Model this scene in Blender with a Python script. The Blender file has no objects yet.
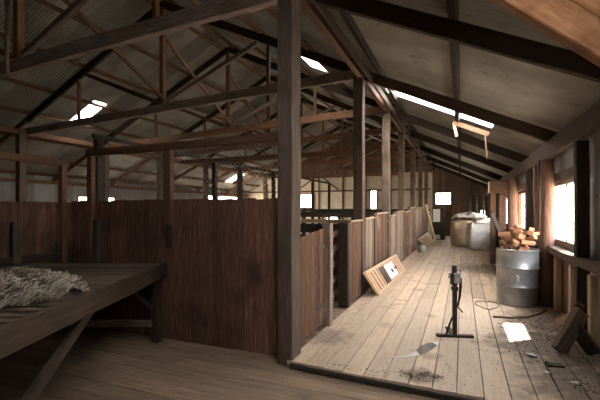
import bpy, bmesh, math, random
from mathutils import Vector, Matrix, Euler, noise

random.seed(7)
scene = bpy.context.scene
COL = scene.collection

# ------------------------------------------------------------------ materials
def new_mat(name):
    m = bpy.data.materials.new(name)
    m.use_nodes = True
    nt = m.node_tree
    for n in list(nt.nodes):
        nt.nodes.remove(n)
    out = nt.nodes.new('ShaderNodeOutputMaterial')
    b = nt.nodes.new('ShaderNodeBsdfPrincipled')
    nt.links.new(b.outputs[0], out.inputs[0])
    return m, nt, b, out

def ramp(nt, stops):
    r = nt.nodes.new('ShaderNodeValToRGB')
    els = r.color_ramp.elements
    while len(els) < len(stops):
        els.new(0.5)
    for e, (p, c) in zip(els, stops):
        e.position = p
        e.color = (c[0], c[1], c[2], 1)
    return r

def mixc(nt, fac, a, b, mode='MIX'):
    n = nt.nodes.new('ShaderNodeMix')
    n.data_type = 'RGBA'
    n.blend_type = mode
    for sock, v in ((n.inputs[0], fac), (n.inputs[6], a), (n.inputs[7], b)):
        if hasattr(v, 'is_output'):
            nt.links.new(v, sock)
        elif isinstance(v, (int, float)):
            sock.default_value = v
        else:
            sock.default_value = (v[0], v[1], v[2], 1)
    return n.outputs[2]

def noise_node(nt, scale_vec, scale, detail=5, rough=.6, coord='Object'):
    tc = nt.nodes.new('ShaderNodeTexCoord')
    mp = nt.nodes.new('ShaderNodeMapping')
    mp.inputs['Scale'].default_value = scale_vec
    nt.links.new(tc.outputs[coord], mp.inputs[0])
    n = nt.nodes.new('ShaderNodeTexNoise')
    n.inputs['Scale'].default_value = scale
    n.inputs['Detail'].default_value = detail
    n.inputs['Roughness'].default_value = rough
    nt.links.new(mp.outputs[0], n.inputs['Vector'])
    return n.outputs[0]

def island(nt):
    g = nt.nodes.new('ShaderNodeNewGeometry')
    return g.outputs['Random Per Island']

def objrand(nt):
    g = nt.nodes.new('ShaderNodeObjectInfo')
    return g.outputs['Random']

def wood(name, dark, mid, light, grain=(1.2, 14, 14), per='object', stain=None, stain_scale=1.3,
         rough=.85, bump=.35, stain_lo=.52, stain_hi=.68, vary=.85, dirt=()):
    """weathered timber: streaks along the grain axis, tone by board, optional stains."""
    m, nt, b, out = new_mat(name)
    g1 = noise_node(nt, grain, 3.0, 6, .65)
    r1 = ramp(nt, [(.25, dark), (.5, mid), (.78, light)])
    nt.links.new(g1, r1.inputs[0])
    rnd = island(nt) if per == 'island' else objrand(nt)
    r2 = ramp(nt, [(0, (.62, .60, .60)), (.5, (1, 1, 1)), (1, (1.28, 1.22, 1.15))])
    nt.links.new(rnd, r2.inputs[0])
    c = mixc(nt, vary, r1.outputs[0], r2.outputs[0], 'MULTIPLY')
    big = noise_node(nt, (1, 1, 1), stain_scale, 4, .55)
    if stain:
        r3 = ramp(nt, [(stain_lo, (0, 0, 0)), (stain_hi, (1, 1, 1))])
        nt.links.new(big, r3.inputs[0])
        c = mixc(nt, r3.outputs[0], c, stain)
    if dirt:
        tc = nt.nodes.new('ShaderNodeTexCoord')
        fine = noise_node(nt, (1, 1, 1), 5.5, 6, .7)
        for (dx, dy, rad, amt) in dirt:
            dist = nt.nodes.new('ShaderNodeVectorMath'); dist.operation = 'DISTANCE'
            nt.links.new(tc.outputs['Object'], dist.inputs[0]); dist.inputs[1].default_value = (dx, dy, 0)
            ad = nt.nodes.new('ShaderNodeMath'); ad.operation = 'MULTIPLY_ADD'
            nt.links.new(fine, ad.inputs[0]); ad.inputs[1].default_value = -rad * 2.2; nt.links.new(dist.outputs['Value'], ad.inputs[2])
            mr = nt.nodes.new('ShaderNodeMapRange')
            mr.inputs[1].default_value = -rad * .45; mr.inputs[2].default_value = rad * .12; mr.inputs[3].default_value = amt; mr.inputs[4].default_value = 0
            nt.links.new(ad.outputs[0], mr.inputs[0])
            c = mixc(nt, mr.outputs[0], c, (.10, .072, .05))
    nt.links.new(c, b.inputs['Base Color'])
    b.inputs['Roughness'].default_value = rough
    b.inputs['Specular IOR Level'].default_value = .3
    if bump:
        bp = nt.nodes.new('ShaderNodeBump')
        bp.inputs['Strength'].default_value = bump
        bp.inputs['Distance'].default_value = .01
        nt.links.new(g1, bp.inputs['Height'])
        nt.links.new(bp.outputs[0], b.inputs['Normal'])
    return m

def plain(name, c1, c2, scale=6, rough=.8, metal=0, spec=.4, bump=0, svec=(1, 1, 1), per=None):
    m, nt, b, out = new_mat(name)
    n = noise_node(nt, svec, scale, 5, .6)
    r = ramp(nt, [(.3, c1), (.7, c2)])
    nt.links.new(n, r.inputs[0])
    c = r.outputs[0]
    if per:
        r2 = ramp(nt, [(0, (.62, .60, .58)), (.5, (1, .97, .94)), (1, (1.15, 1.15, 1.15))])
        nt.links.new(island(nt), r2.inputs[0])
        c = mixc(nt, .9, c, r2.outputs[0], 'MULTIPLY')
    nt.links.new(c, b.inputs['Base Color'])
    b.inputs['Roughness'].default_value = rough
    b.inputs['Metallic'].default_value = metal
    b.inputs['Specular IOR Level'].default_value = spec
    if bump:
        bp = nt.nodes.new('ShaderNodeBump')
        bp.inputs['Strength'].default_value = bump
        bp.inputs['Distance'].default_value = .02
        nt.links.new(n, bp.inputs['Height'])
        nt.links.new(bp.outputs[0], b.inputs['Normal'])
    return m

GX = (1.2, 14, 14)
GZ = (14, 14, 1.2)
GY = (14, 1.2, 14)
M = {}
M['post'] = wood('weathered_post_timber', (.06, .042, .033), (.125, .09, .07), (.21, .155, .12), GX, stain=(.06, .042, .033))
M['post_red'] = wood('red_brown_post_timber', (.075, .037, .022), (.145, .075, .045), (.23, .135, .085), GX)
M['log'] = wood('pink_brown_log', (.08, .04, .026), (.165, .088, .062), (.26, .155, .115), GX)
M['tie'] = wood('grey_sawn_timber', (.13, .09, .075), (.27, .205, .175), (.40, .31, .27), GX, stain=(.16, .115, .095))
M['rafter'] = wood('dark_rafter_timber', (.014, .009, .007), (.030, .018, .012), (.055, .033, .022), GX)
M['purlin'] = wood('brown_purlin_timber', (.07, .032, .016), (.155, .076, .040), (.26, .145, .082), GX)
M['pale'] = wood('pale_new_timber', (.21, .145, .09), (.34, .245, .16), (.46, .35, .24), GX)
M['orange'] = wood('warm_orange_timber', (.17, .07, .032), (.34, .16, .075), (.50, .27, .14), (1.0, 9, 9), stain=(.16, .07, .035), stain_scale=2.2)
M['dark'] = wood('dark_stained_timber', (.018, .013, .011), (.04, .028, .022), (.07, .05, .038), GX)  # dark timber; also carries the painted shade of the first window post
M['part_boards'] = wood('partition_boards', (.065, .032, .021), (.15, .076, .052), (.29, .18, .135), GZ, per='island', stain=(.05, .027, .02))
M['pen_boards'] = wood('pen_front_boards', (.045, .021, .013), (.105, .052, .030), (.21, .125, .08), GZ, per='island', stain=(.26, .20, .155), stain_lo=.60, stain_hi=.74)
M['pen_grey'] = wood('grey_worn_boards', (.12, .082, .058), (.21, .155, .115), (.34, .27, .21), GZ, per='island')
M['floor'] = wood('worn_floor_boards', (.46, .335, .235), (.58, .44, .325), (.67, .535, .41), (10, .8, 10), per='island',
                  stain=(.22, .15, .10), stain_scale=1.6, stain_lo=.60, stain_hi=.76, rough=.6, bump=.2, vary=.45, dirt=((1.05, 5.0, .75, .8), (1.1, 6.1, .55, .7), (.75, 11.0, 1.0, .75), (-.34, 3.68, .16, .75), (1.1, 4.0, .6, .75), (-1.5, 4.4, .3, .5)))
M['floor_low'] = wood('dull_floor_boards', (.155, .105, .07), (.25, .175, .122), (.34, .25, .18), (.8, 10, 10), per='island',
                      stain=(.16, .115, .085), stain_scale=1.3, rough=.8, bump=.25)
M['table'] = wood('skirting_table_timber', (.07, .047, .035), (.125, .09, .068), (.19, .14, .11), GY, per='island')
M['tbl'] = wood('table_frame_timber', (.020, .012, .007), (.042, .026, .016), (.07, .046, .03), GX)
M['plate'] = wood('dull_plate_timber', (.03, .017, .010), (.065, .037, .022), (.115, .07, .043), GX)
M['under'] = plain('dark_soil', (.02, .016, .013), (.04, .032, .026))
M['steel'] = plain('dark_steel', (.03, .024, .02), (.075, .055, .042), 25, .55, .7)
M['bright_steel'] = plain('worn_bright_steel', (.30, .30, .31), (.55, .55, .57), 18, .35, .9)
M['rust'] = plain('rusty_iron', (.07, .035, .02), (.16, .08, .045), 20, .8, .3)
M['galv'] = plain('galvanised_steel', (.24, .245, .25), (.40, .40, .39), 4, .36, .55, bump=.05)
M['fleece'] = plain('raw_fleece', (.16, .13, .10), (.46, .41, .355), 6, .95, 0, .1, bump=.6, per='island')
M['bale_grey'] = plain('grey_woven_bale_cloth', (.40, .39, .38), (.58, .56, .54), 7, .8, 0, .3, bump=.4)
M['bale_tan'] = plain('tan_woven_bale_cloth', (.38, .28, .18), (.55, .43, .30), 7, .85, 0, .2, bump=.4)
M['white_cloth'] = plain('off_white_cloth', (.62, .59, .55), (.80, .77, .73), 6, .85, 0, .2, bump=.3)
M['white'] = plain('white_paint', (.72, .70, .67), (.82, .80, .77), 9, .6)
M['paper'] = plain('white_card', (.75, .73, .70), (.86, .84, .81), 8, .7)
M['kindling'] = wood('split_offcuts', (.20, .085, .04), (.32, .155, .08), (.46, .27, .16), GX, per='object')
M['slat'] = wood('grating_slat_timber', (.42, .27, .17), (.58, .40, .27), (.70, .52, .37), GX, per='island')
M['leather'] = plain('stiff_brown_leather', (.06, .042, .032), (.15, .11, .085), 10, .55)
M['strap_pale'] = plain('pale_worn_strap', (.55, .50, .46), (.75, .71, .67), 10, .6)
M['litter'] = plain('dry_floor_litter', (.035, .025, .018), (.13, .095, .065), 30, .95, per='island')
M['wire'] = plain('dull_netting_wire', (.22, .20, .18), (.36, .33, .30), 30, .6, .5)
M['end_wall'] = plain('cream_sheet_wall', (.52, .44, .33), (.68, .60, .47), 2.5, .8)
M['brown_wall'] = wood('brown_end_boards', (.06, .038, .026), (.12, .078, .055), (.19, .13, .095), GZ, per='island')

def iron_mat(name, c1, c2, c3):
    m, nt, b, out = new_mat(name)
    n = noise_node(nt, (1, 1, 1), 1.1, 5, .6)
    r = ramp(nt, [(.25, c1), (.55, c2), (.8, c3)])
    nt.links.new(n, r.inputs[0])
    r2 = ramp(nt, [(0, (.62, .61, .59)), (1, (1.25, 1.22, 1.2))])
    nt.links.new(island(nt), r2.inputs[0])
    c = mixc(nt, .9, r.outputs[0], r2.outputs[0], 'MULTIPLY')
    sp = noise_node(nt, (1, 1, 1), 9, 3, .7)
    r3 = ramp(nt, [(.62, (0, 0, 0)), (.74, (1, 1, 1))])
    nt.links.new(sp, r3.inputs[0])
    c = mixc(nt, r3.outputs[0], c, (c1[0] * .6, c1[1] * .55, c1[2] * .5))
    nt.links.new(c, b.inputs['Base Color'])
    b.inputs['Roughness'].default_value = .7
    b.inputs['Metallic'].default_value = .15
    b.inputs['Specular IOR Level'].default_value = .3
    return m
M['iron'] = iron_mat('old_corrugated_iron', (.165, .155, .135), (.30, .288, .258), (.40, .388, .35))
M['iron_wall'] = iron_mat('wall_corrugated_iron', (.26, .27, .28), (.36, .37, .385), (.46, .47, .49))

def glass_mat():
    m = bpy.data.materials.new('dusty_window_glass')
    m.use_nodes = True
    nt = m.node_tree
    for n in list(nt.nodes):
        nt.nodes.remove(n)
    out = nt.nodes.new('ShaderNodeOutputMaterial')
    mx = nt.nodes.new('ShaderNodeMixShader')
    t = nt.nodes.new('ShaderNodeBsdfTransparent')
    t.inputs[0].default_value = (.95, .95, .94, 1)
    gl = nt.nodes.new('ShaderNodeBsdfGlossy')
    gl.inputs['Roughness'].default_value = .15
    mx.inputs[0].default_value = .06
    nt.links.new(t.outputs[0], mx.inputs[1])
    nt.links.new(gl.outputs[0], mx.inputs[2])
    nt.links.new(mx.outputs[0], out.inputs[0])
    return m
M['glass'] = glass_mat()
def fibreglass():
    m = bpy.data.materials.new('translucent_roof_sheet'); m.use_nodes = True
    nt = m.node_tree
    for n in list(nt.nodes): nt.nodes.remove(n)
    out = nt.nodes.new('ShaderNodeOutputMaterial'); mx = nt.nodes.new('ShaderNodeMixShader')
    a = nt.nodes.new('ShaderNodeBsdfTranslucent'); a.inputs[0].default_value = (.80, .80, .78, 1)
    b = nt.nodes.new('ShaderNodeBsdfDiffuse'); b.inputs[0].default_value = (.6, .6, .58, 1)
    mx.inputs[0].default_value = .2
    nt.links.new(a.outputs[0], mx.inputs[1]); nt.links.new(b.outputs[0], mx.inputs[2]); nt.links.new(mx.outputs[0], out.inputs[0])
    return m
M['fibreglass'] = fibreglass()
M['ground'] = plain('pale_dry_ground', (.40, .35, .27), (.52, .46, .37), .6, .95)

# ------------------------------------------------------------------ object helpers
def link(name, verts, faces, mat, parent=None, matrix=None, smooth=False):
    me = bpy.data.meshes.new(name)
    me.from_pydata([tuple(v) for v in verts], [], faces)
    me.update()
    if smooth:
        for p in me.polygons:
            p.use_smooth = True
    mats = mat if isinstance(mat, (list, tuple)) else [mat]
    for mm in mats:
        me.materials.append(mm)
    o = bpy.data.objects.new(name, me)
    COL.objects.link(o)
    if matrix is not None:
        o.matrix_world = matrix
    if parent is not None:
        o.parent = parent
        o.matrix_parent_inverse = world_of(parent).inverted()
    return o

def world_of(o):
    if o.parent is None:
        return o.matrix_basis.copy()
    return world_of(o.parent) @ o.matrix_parent_inverse @ o.matrix_basis

def empty(name, loc, label, cat, group=None, kind=None):
    o = bpy.data.objects.new(name, None)
    o.empty_display_size = .1
    COL.objects.link(o)
    o.location = loc
    tag(o, label, cat, group, kind)
    return o

def tag(o, label=None, cat=None, group=None, kind=None):
    if label: o['label'] = label
    if cat: o['category'] = cat
    if group: o['group'] = group
    if kind: o['kind'] = kind
    return o

def axis_matrix(p0, p1, roll=0.0):
    p0, p1 = Vector(p0), Vector(p1)
    x = (p1 - p0).normalized()
    up = Vector((0, 0, 1))
    if abs(x.dot(up)) > .98:
        up = Vector((0, 1, 0))
    y = up.cross(x).normalized()
    z = x.cross(y)
    if roll:
        r = Matrix.Rotation(roll, 3, x)
        y, z = r @ y, r @ z
    m = Matrix((x, y, z)).transposed().to_4x4()
    m.translation = p0
    return m

def beam(name, p0, p1, w, h, mat, parent=None, jit=.004, ch=.008, roll=0.0):
    """sawn timber from p0 to p1 (centre line): w across, h deep; slightly uneven, chamfered."""
    L = (Vector(p1) - Vector(p0)).length
    n = max(1, min(14, int(L / .45)))
    a, b = w / 2, h / 2
    c = min(ch, a * .4, b * .4)
    prof = [(-a + c, -b), (a - c, -b), (a, -b + c), (a, b - c), (a - c, b), (-a + c, b), (-a, b - c), (-a, -b + c)]
    V, F = [], []
    for i in range(n + 1):
        dy, dz = random.uniform(-jit, jit), random.uniform(-jit, jit)
        for (y, z) in prof:
            V.append((L * i / n, y + dy + random.uniform(-jit, jit) * .4, z + dz + random.uniform(-jit, jit) * .4))
    for i in range(n):
        for k in range(8):
            k2 = (k + 1) % 8
            F.append((i * 8 + k, i * 8 + k2, (i + 1) * 8 + k2, (i + 1) * 8 + k))
    F.append(tuple(reversed(range(8))))
    F.append(tuple(n * 8 + k for k in range(8)))
    return link(name, V, F, mat, parent, axis_matrix(p0, p1, roll))

def post(name, x, y, z0, z1, wx, wy, mat, parent=None, jit=.005):
    # local axes: x up, y -> world -x.., z -> world y
    return beam(name, (x, y, z0), (x, y, z1), wx, wy, mat, parent, jit)

class MB:
    def __init__(self):
        self.v, self.f, self.mi = [], [], []
    def add(self, V, F, mi=0):
        n = len(self.v)
        self.v += [tuple(x) for x in V]
        self.f += [tuple(i + n for i in q) for q in F]
        self.mi += [mi] * len(F)
    def box(self, x0, x1, y0, y1, z0, z1, mi=0, mtx=None, ch=0):
        if ch:
            bm = bmesh.new()
            r = bmesh.ops.create_cube(bm, size=1)
            for v in bm.verts:
                v.co = Vector(((x0 + x1) / 2 + v.co.x * (x1 - x0), (y0 + y1) / 2 + v.co.y * (y1 - y0), (z0 + z1) / 2 + v.co.z * (z1 - z0)))
            bmesh.ops.bevel(bm, geom=list(bm.edges), offset=ch, segments=2, affect='EDGES', profile=.5)
            bm.verts.index_update()
            V = [v.co.copy() for v in bm.verts]
            F = [[v.index for v in f.verts] for f in bm.faces]
            bm.free()
        else:
            V = [Vector(p) for p in ((x0, y0, z0), (x1, y0, z0), (x1, y1, z0), (x0, y1, z0), (x0, y0, z1), (x1, y0, z1), (x1, y1, z1), (x0, y1, z1))]
            F = [(0, 3, 2, 1), (4, 5, 6, 7), (0, 1, 5, 4), (1, 2, 6, 5), (2, 3, 7, 6), (3, 0, 4, 7)]
        if mtx is not None:
            V = [mtx @ v for v in V]
        self.add(V, F, mi)
    def tube(self, pts, r, seg=8, mi=0, cap=True):
        pts = [Vector(p) for p in pts]
        V, F = [], []
        n = len(pts)
        for i, p in enumerate(pts):
            t = (pts[min(i + 1, n - 1)] - pts[max(i - 1, 0)]).normalized()
            u = Vector((0, 0, 1)) if abs(t.z) < .9 else Vector((1, 0, 0))
            a = t.cross(u).normalized(); b = t.cross(a)
            rr = r[i] if isinstance(r, (list, tuple)) else r
            for k in range(seg):
                an = 2 * math.pi * k / seg
                V.append(p + a * (math.cos(an) * rr) + b * (math.sin(an) * rr))
        for i in range(n - 1):
            for k in range(seg):
                k2 = (k + 1) % seg
                F.append((i * seg + k, i * seg + k2, (i + 1) * seg + k2, (i + 1) * seg + k))
        if cap:
            F.append(tuple(reversed(range(seg))))
            F.append(tuple((n - 1) * seg + k for k in range(seg)))
        self.add(V, F, mi)
    def lathe(self, cx, cy, prof, seg=40, mi=0):
        V, F = [], []
        for (r, z) in prof:
            for k in range(seg):
                a = 2 * math.pi * k / seg
                V.append((cx + r * math.cos(a), cy + r * math.sin(a), z))
        for i in range(len(prof) - 1):
            for k in range(seg):
                k2 = (k + 1) % seg
                F.append((i * seg + k, i * seg + k2, (i + 1) * seg + k2, (i + 1) * seg + k))
        self.add(V, F, mi)
    def build(self, name, mat, parent=None, smooth=False, matrix=None):
        o = link(name, self.v, self.f, mat, parent, matrix, smooth)
        if any(self.mi):
            o.data.polygons.foreach_set('material_index', self.mi)
        return o

def smooth_by_angle(o, deg=40):
    me = o.data
    for p in me.polygons:
        p.use_smooth = True
    bm = bmesh.new(); bm.from_mesh(me)
    for e in bm.edges:
        if len(e.link_faces) == 2 and e.calc_face_angle(0) > math.radians(deg):
            e.smooth = False
    bm.to_mesh(me); bm.free()

# ------------------------------------------------------------------ measured layout (metres)
XN = -1.6           # corridor row of posts
XR = -6.3           # ridge
XL = -11.0          # far row of posts
WR, WL = 1.42, -14.0  # outer walls
YB, YE = -3.0, 24.0
TR = [3.72, 6.85, 9.55, 12.1, 15.1, 18.0, 21.0]   # truss lines

def zr_right(x): return 3.38 - .46 * x               # sheets over the shearing board
def zr_nave(x): return 4.12 + .48 * (XN - x) if x > XR else 4.12 + .48 * (x - XL)
def zr_left(x): return 4.12 - .46 * (XL - x)

# ------------------------------------------------------------------ corrugated sheets
def corrugated(name, mapping, s0, s1, t_edges, holes, mat, pitch=.076, amp=.009, sheet=.762, kind='structure', parent=None, kind_roof=True):
    """s runs along the shed (waves), t up the slope; holes = (s0,s1,t0,t1). every sheet is one island, lapped."""
    mb = MB()
    a = s0
    flip = 0
    brk = sorted(set([s0, s1] + [h[0] for h in holes] + [h[1] for h in holes]))
    cuts = []
    while a < s1 - 1e-6:
        b = min(a + sheet, s1)
        for q in brk:
            if a + .04 < q < b - .04:
                b = q
                break
        cuts.append((a, b)); a = b
    for (a, b) in cuts:
        flip += 1
        lap = .12 if kind_roof else .0
        lift = .010 * (flip % 2) if kind_roof else 0
        hs = [h for h in holes if h[0] < (a + b) / 2 < h[1]]
        te = sorted(set(list(t_edges) + [x for h in hs for x in (h[2], h[3])]))
        n = max(2, int(round((b + lap - a) / (pitch / 6))))
        pts = []
        for i in range(n + 1):
            s = a + (b + lap - a) * i / n
            pts.append((s, amp * math.sin(2 * math.pi * s / pitch) + lift))
        # contiguous t-runs outside the holes
        run = []
        runs = []
        for k in range(len(te) - 1):
            mid = (te[k] + te[k + 1]) / 2
            if any(h[2] < mid < h[3] for h in hs):
                if run: runs.append(run); run = []
            else:
                if not run: run = [te[k]]
                run.append(te[k + 1])
        if run: runs.append(run)
        for run in runs:
            V, F = [], []
            for (s, d) in pts:
                for t in run:
                    V.append(mapping(s, t, d))
            m = len(run)
            for i in range(len(pts) - 1):
                for k in range(m - 1):
                    F.append((i * m + k, (i + 1) * m + k, (i + 1) * m + k + 1, i * m + k + 1))
            mb.add(V, F)
    o = mb.build(name, mat, parent, smooth=True)
    if parent is None:
        tag(o, kind=kind)
    return o

def split(a, b, step=1.6):
    n = max(1, int(abs(b - a) / step + .5))
    return [a + (b - a) * i / n for i in range(n + 1)]

aisle_holes = [(7.72, 8.62, -1.5, .55), (.9, 1.6, -.7, .6)]  # second opening is unseen, added to light the near floor and brace
nave_r_holes = [(8.05, 8.85, -3.35, -2.75)]
nave_l_holes = [(8.05, 8.6, -10.9, -9.85)]
left_holes = [(19.6, 20.4, -13.0, -11.8)]  # translucent panel here stands in for a brightly lit roof sheet

ceil_right = corrugated('ceiling', lambda s, t, d: (t, s, zr_right(t) + d), YB - .1, YE + .1, split(-1.7, 1.62), aisle_holes, M['iron'])
ceil_nr = corrugated('ceiling.001', lambda s, t, d: (t, s, zr_nave(t) + d), YB - .1, YE + .1, split(XR, XN + .12), nave_r_holes, M['iron'])
ceil_nl = corrugated('ceiling.002', lambda s, t, d: (t, s, zr_nave(t) + d), YB - .1, YE + .1, split(XL - .12, XR - .001), nave_l_holes, M['iron'])
ceil_l = corrugated('ceiling.003', lambda s, t, d: (t, s, zr_left(t) + d), YB - .1, YE + .1, split(-14.2, XL), left_holes, M['iron'])
def skylight(parent, zf, h):
    mb = MB()
    n = int((h[1] - h[0] + .1) / .0127)
    V, F = [], []
    for i in range(n + 1):
        q = h[0] - .05 + (h[1] - h[0] + .1) * i / n
        d = .012 + .009 * math.sin(2 * math.pi * q / .076)
        for xx in (h[2] - .05, h[3] + .05):
            V.append((xx, q, zf(xx) + d + .006))
    for i in range(n): F.append((i * 2, i * 2 + 1, i * 2 + 3, i * 2 + 2))
    mb.add(V, F); mb.build('skylight', M['fibreglass'], parent, smooth=True)
for h in aisle_holes: skylight(ceil_right, zr_right, h)
for h in nave_r_holes: skylight(ceil_nr, zr_nave, h)
for h in nave_l_holes: skylight(ceil_nl, zr_nave, h)
for h in left_holes: skylight(ceil_l, zr_left, h)
# ridge capping
rb = MB()
rb.add([(XR - .25, YB, zr_nave(XR - .25) + .03), (XR, YB, zr_nave(XR) + .04), (XR + .25, YB, zr_nave(XR + .25) + .03),
        (XR - .25, YE, zr_nave(XR - .25) + .03), (XR, YE, zr_nave(XR) + .04), (XR + .25, YE, zr_nave(XR + .25) + .03)], [(0, 1, 4, 3), (1, 2, 5, 4)])
rb.build('ridge_capping', M['iron'], ceil_nr)

# purlins belong to the roof
def purlin(parent, x, zf, w=.07, h=.09, mat='purlin'):
    z = zf(x) - .015 - h / 2
    s = -.46 if parent is ceil_right else (.46 if parent is ceil_l else (-.48 if x > XR else .48))
    beam('purlin', (x, YB + .05, z), (x, YE - .05, z), w, h, M[mat], parent, jit=.006, roll=-math.atan(s))
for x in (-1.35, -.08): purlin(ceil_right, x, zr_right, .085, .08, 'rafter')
for x in (-1.75, -2.75, -3.8, -4.9, -6.1): purlin(ceil_nr, x, zr_nave)
for x in (-6.5, -7.7, -8.8, -9.9, -10.85): purlin(ceil_nl, x, zr_nave)
for x in (-11.9, -13.0, -13.8): purlin(ceil_l, x, zr_left)

# hanging broken lining by the roof gap
t = empty('broken_lining_board', (.12, 8.72, 3.0), 'splintered orange board hanging below the bright strip in the roof', 'board')
beam('plank', (-.16, 8.72, zr_right(-.16) - .13), (.50, 8.72, zr_right(.50) - .13), .022, .10, M['post_red'], t, jit=.004)
beam('splinter', (.43, 8.72, 3.02), (.46, 8.72, 2.54), .025, .07, M['post_red'], t, jit=.012)
beam('splinter', (-.16, 8.72, 3.32), (-.10, 8.70, 3.02), .02, .05, M['pale'], t, jit=.012)

# ------------------------------------------------------------------ rafters over the board, trusses, posts
ordinal = ['first', 'second', 'third', 'fourth', 'fifth', 'sixth', 'seventh']
for i, y in enumerate(TR):
    yy = y + .26
    if i == 0: yy = 4.05
    if i == 1: yy = 6.98
    def zz(x): return zr_right(x) - .10 - .088
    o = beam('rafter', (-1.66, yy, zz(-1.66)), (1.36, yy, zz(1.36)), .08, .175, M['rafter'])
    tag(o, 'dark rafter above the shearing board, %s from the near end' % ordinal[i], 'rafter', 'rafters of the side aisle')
    # far aisle rafter
    def zl(x): return zr_left(x) - .10 - .07
    o = beam('rafter', (-13.95, yy, zl(-13.95)), (-10.95, yy, zl(-10.95)), .07, .14, M['purlin'])
    tag(o, 'brown rafter of the low aisle beyond the pens, %s from the near end' % ordinal[i], 'rafter', 'rafters of the far aisle')

def truss(i, y):
    zt = 3.82 if i else 3.725
    t = empty('roof_truss', (XR, y, zt), 'timber roof truss with king post and struts, %s from the near end' % ordinal[i], 'roof truss', 'roof trusses across the shed')
    hh = .20 if i == 0 else .18
    mat = M['tie'] if i == 0 else (M['tie'] if i == 1 else M['purlin'])
    yt = y + .16
    beam('tie_beam', (XL - .1, yt, zt - .038 * 4.8), (XN + .1, yt, zt + .038 * 4.8), .10, hh, mat, t, jit=.006)
    zap = zr_nave(XR) - .10
    beam('king_post', (XR, yt, zt + hh / 2), (XR, yt, zap - .16), .11, .11, M['purlin'], t)
    # rafters
    off = .10 + .085
    beam('rafter', (XL - .05, yt, zr_nave(XL) - off), (XR, yt, zr_nave(XR) - off), .08, .16, M['rafter'], t)
    beam('rafter', (XN + .05, yt, zr_nave(XN) - off), (XR, yt, zr_nave(XR) - off), .08, .16, M['rafter'], t)
    for s in (-1, 1):
        xf = XR + s * .12
        xe = XR + s * 2.45
        beam('strut', (xf, yt, zt + hh / 2 + .05 + .038 * (xf - XR)), (xe, yt, zr_nave(xe) - off - .10), .07, .09, M['purlin'] if s < 0 else M['tie'], t)
        beam('queen_post', (xe + s * .25, yt, zt + hh / 2 + .038 * (xe - XR)), (xe + s * .25, yt, zr_nave(xe + s * .25) - off - .08), .06, .08, M['purlin'], t)
    if i == 0:
        beam('king_post_cleat', (XR - .16, yt - .07, zt - .14), (XR - .16, yt - .07, zap - .7), .06, .05, M['tie'], t)
for i, y in enumerate(TR): truss(i, y)

plab = ['big square post standing at the corner of the board edge', 'second tall post along the pen fronts, with a sunlit edge',
        'third tall grey post along the pen fronts', 'fourth post along the pen fronts', 'fifth post along the pen fronts',
        'sixth post along the pen fronts', 'seventh post along the pen fronts, near the end wall']
for i, y in enumerate(TR):
    w = .175 if i == 0 else .20
    zb = -.06 if i == 0 else 0
    if i == 0:
        o = post('timber_post', -1.643, 3.665, zb, 3.98, .166, .23, M['post'])
    else:
        o = post('timber_post', XN - w / 2, y, zb, 3.98, .17, w, M['pen_dk'] if False else M['post'])
    tag(o, plab[i], 'post', 'posts along the pen fronts')
    o = post('timber_post', XL, y - .02, 0, 3.66, .18, .18, M['post'])
    tag(o, 'post beneath the far roof plate, %s from the near end' % ordinal[i], 'post', 'posts of the far row')
for i in range(4):
    o = beam('sway_brace', (XR + .10, TR[i] + .20, 5.35), (XR + .10, TR[i + 1] + .10, 4.0), .05, .08, M['purlin'])
    tag(o, 'slanting ridge brace leaving the %s king post from the near end' % ordinal[i], 'brace', 'sway braces under the ridge')
# plates
o = beam('wall_plate', (XN - .07, 2.2, 3.92), (XN - .07, YE - .1, 3.92), .09, .16, M['post_red'])
tag(o, 'long red-brown plate running over the pen-front posts', 'roof plate')
o = beam('wall_plate', (XN + .10, 2.2, 3.84), (XN + .10, YE - .1, 3.84), .05, .12, M['rafter'])
tag(o, 'dark plate beside the red-brown plate, on the board side', 'roof plate')
o = beam('wall_plate', (XL, YB + .1, 3.6), (XL, YE - .1, 3.6), .10, .13, M['purlin'])
tag(o, 'brown plate over the far row of posts', 'roof plate')
o = beam('wall_plate', (1.24, YB + .1, 2.42), (1.24, YE - .1, 2.42), .10, .24, M['plate'], jit=.01)
tag(o, 'heavy brown plate along the top of the window wall', 'roof plate')
o = beam('wall_plate', (WL + .12, YB + .1, 2.5), (WL + .12, YE - .1, 2.5), .09, .12, M['purlin'])
tag(o, 'brown plate along the top of the distant low wall', 'roof plate')

# longitudinal stiffeners from post to post at head height of pens
beamlab = [(4.0, 6.75), (7.0, 9.45)]

# knee timbers overhead at the near end
t = empty('knee_brace', (.45, 2.6, 2.5), 'heavy warm orange brace of two boards slanting overhead at the near end', 'brace')
d = Vector((.54, 0, -.48)).normalized()
c0 = Vector((.43, 2.6, 2.62))
nrm = Vector((.48, 0, .54)).normalized()
beam('lower_board', c0 - d * 1.35 + nrm * .02, c0 + d * 1.05 + nrm * .02, .11, .165, M['orange'], t, jit=.004)
beam('upper_board', c0 - d * 1.35 + nrm * .205, c0 + d * 1.05 + nrm * .205, .10, .19, M['orange'], t, jit=.004)

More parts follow.
